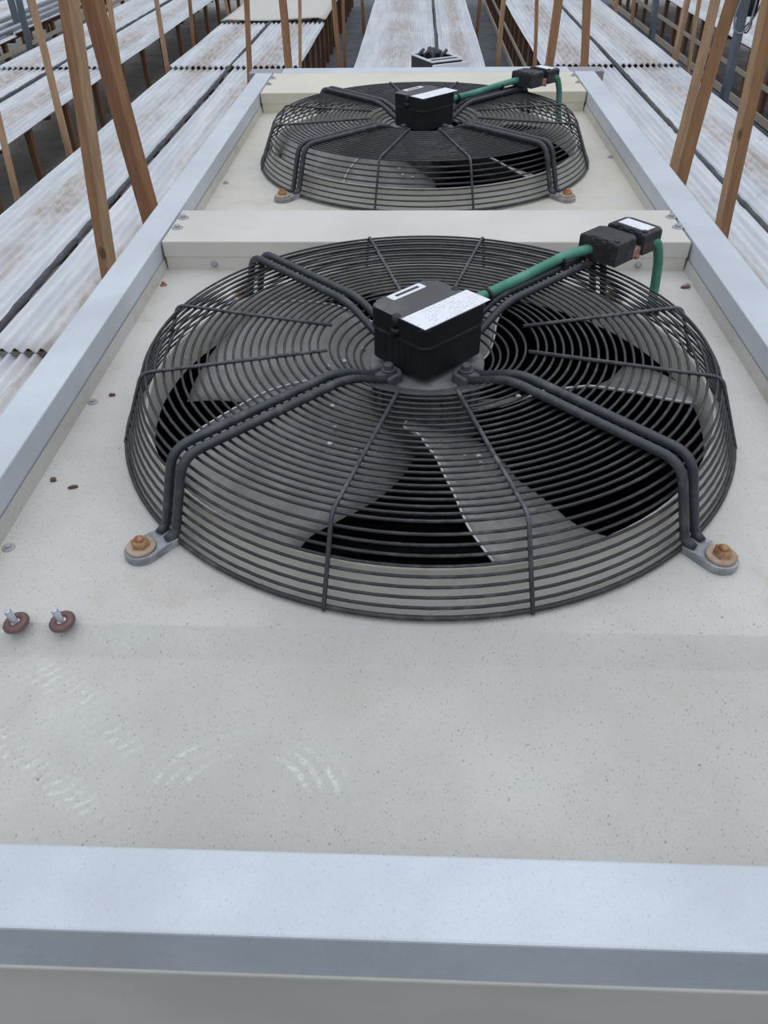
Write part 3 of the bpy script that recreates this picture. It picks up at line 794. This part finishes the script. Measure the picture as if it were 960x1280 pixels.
post(-.8, 4.78, -.42, .07, .021, T_, 'very slim straight post behind the rear rim, right of the stout orange one', 10)
post(-.8, 7.72, -.97, -.05, .038, O, 'leaning post in the aisle left of the middle bench', 20)
post(-.84, 8.9, -.9, .02, .030, O, 'thin post just behind the leaning one left of the middle bench', 10)
post(-.8, 11.84, -1.27, -.03, .040, O, 'far post at the left edge of the middle bench', 12)
post(.8, 11.51, -1.22, .04, .038, O, 'far post at the right edge of the middle bench', 12)
post(.8, 8.0, -1.02, .02, .036, T_, 'tan post in the aisle right of the middle bench', 18)
post(.8, 5.14, -.49, -.09, .020, O, 'very slim post behind the rear rim, above the far plug', 10)
post(.8, 4.48, -.37, .03, .038, O, 'stout orange post leaning right behind the rear rim', 24)
post(.8, 3.34, -.16, -.10, .029, O, 'upright post at the right rear corner cap of the cooler', 18)
post(2.4, 10.29, -.87, -.06, .038, T_, 'short far post at the right edge of the near right bench', 12)
post(3.02, 12.03, -1.1, -.07, .040, T_, 'farthest post in front of the far right bench', 12)
post(2.4, 7.37, -.92, .01, .040, T_, 'tan post at the right edge of the near right bench, beside the slimmer one', 25)
post(2.52, 7.3, -.87, -.06, .028, T_, 'slimmer greyish post right of the tan post at the right bench edge', 15)
twin_post(.8, 1.53, -.11, .04, .064, T_, O, 'thickest orange post outside the right rim, split near its top', -18, .45, .18)
twin_post(.8, 1.07, -.13, -.06, .0405, T_, O, 'orange post outside the right rim, nearest the right picture edge', -22, .42)

# ------------------------------------------------------------------ grey steel posts, box with cable loops, pipes
def steel_post(x, y, zb, lean, w_, label, rot=10):
    fx = x+lean*(FZ+.006-zb); h = 1.15-FZ; root = empty('steel_post', (fx, y, FZ+.006))
    b = bmesh.new(); mb = MB()
    S = Matrix(((1, 0, lean, 0), (0, 1, 0, 0), (0, 0, 1, 0), (0, 0, 0, 1))) @ Matrix.Rotation(math.radians(rot), 4, 'Z')
    mb.prism(rrect(w_, w_, .006, 2), 0, h, 0, S); mb.build('pole', 'steel_blue', root)
    MB().box(-w_, w_, -w_, w_, 0, .008, .002).build('base_plate', 'steel_blue', root)
    tag(root, label, 'post', 'grey steel posts'); return root
steel_post(2.5, 8.78, -.77, -.08, .055, 'grey square steel post in the right aisle, the farther one', 15)
steel_post(2.5, 6.1, -1.0, -.03, .056, 'grey square steel post in the right aisle carrying the black box', 20)
steel_post(-4.05, 8.1, -.6, .04, .062, 'grey square steel post at the far left bench, behind the leftmost wooden post', 15)
root = empty('electrical_box', (2.49, 6.17, -.36))
MB().box(-.095, .125, 0, .10, 0, .30, .008).build('housing', 'black_plastic', root)
lp = [(-.035, -.10, .35), (-.055, -.10, .15), (-.075, -.10, .02), (-.055, -.10, -.075), (.0, -.10, -.105), (.05, -.10, -.06), (.06, -.10, .05), (.055, -.10, .35)]
MB().tube(fillet(lp, .08, 5), .0075, 8).build('conduit_loop', 'steel_pipe', root)['label'] = 'grey hanging cable loop'
lp = [(.08, -.02, .05), (.095, -.03, -.06), (.06, -.05, -.11), (.03, -.05, -.07), (.10, -.04, .0), (.13, -.01, .08)]
MB().tube(fillet(lp, .05, 4), .006, 8).build('black_lead', 'hose_black', root)
tag(root, 'black electrical box with hanging cable loops on the right steel post', 'electrical box')
def pipe(pts, r, label):
    o = MB().tube(fillet(pts, .05), r, 10).build('steel_pipe', 'steel_pipe'); tag(o, label, 'pipe', 'grey pipes on the farthest left bench')
pipe([(-4.45, 5.5, BZ+.04), (-4.45, 14, BZ+.04)], .028, 'grey steel pipe lying on the near edge of the farthest left bench')
pipe([(-4.62, 5.5, BZ+.04), (-4.60, 14, BZ+.04)], .024, 'grey steel pipe second from the edge of the farthest left bench')
pipe([(-4.85, 5.5, BZ+.04), (-4.80, 14, BZ+.04)], .024, 'grey steel pipe deepest in on the farthest left bench')
for y, lab in ((9.0, 'dark upright steel stub among the pipes at the far left, nearer one'), (9.5, 'dark upright steel stub among the pipes at the far left, farther one')):
    o = MB().box(-.03, .03, -.03, .03, 0, .30, .004).build('steel_stub', 'steel_blue'); o.location = (-4.53, y, BZ+.012); tag(o, lab, 'stub', 'steel stubs on the farthest left bench')
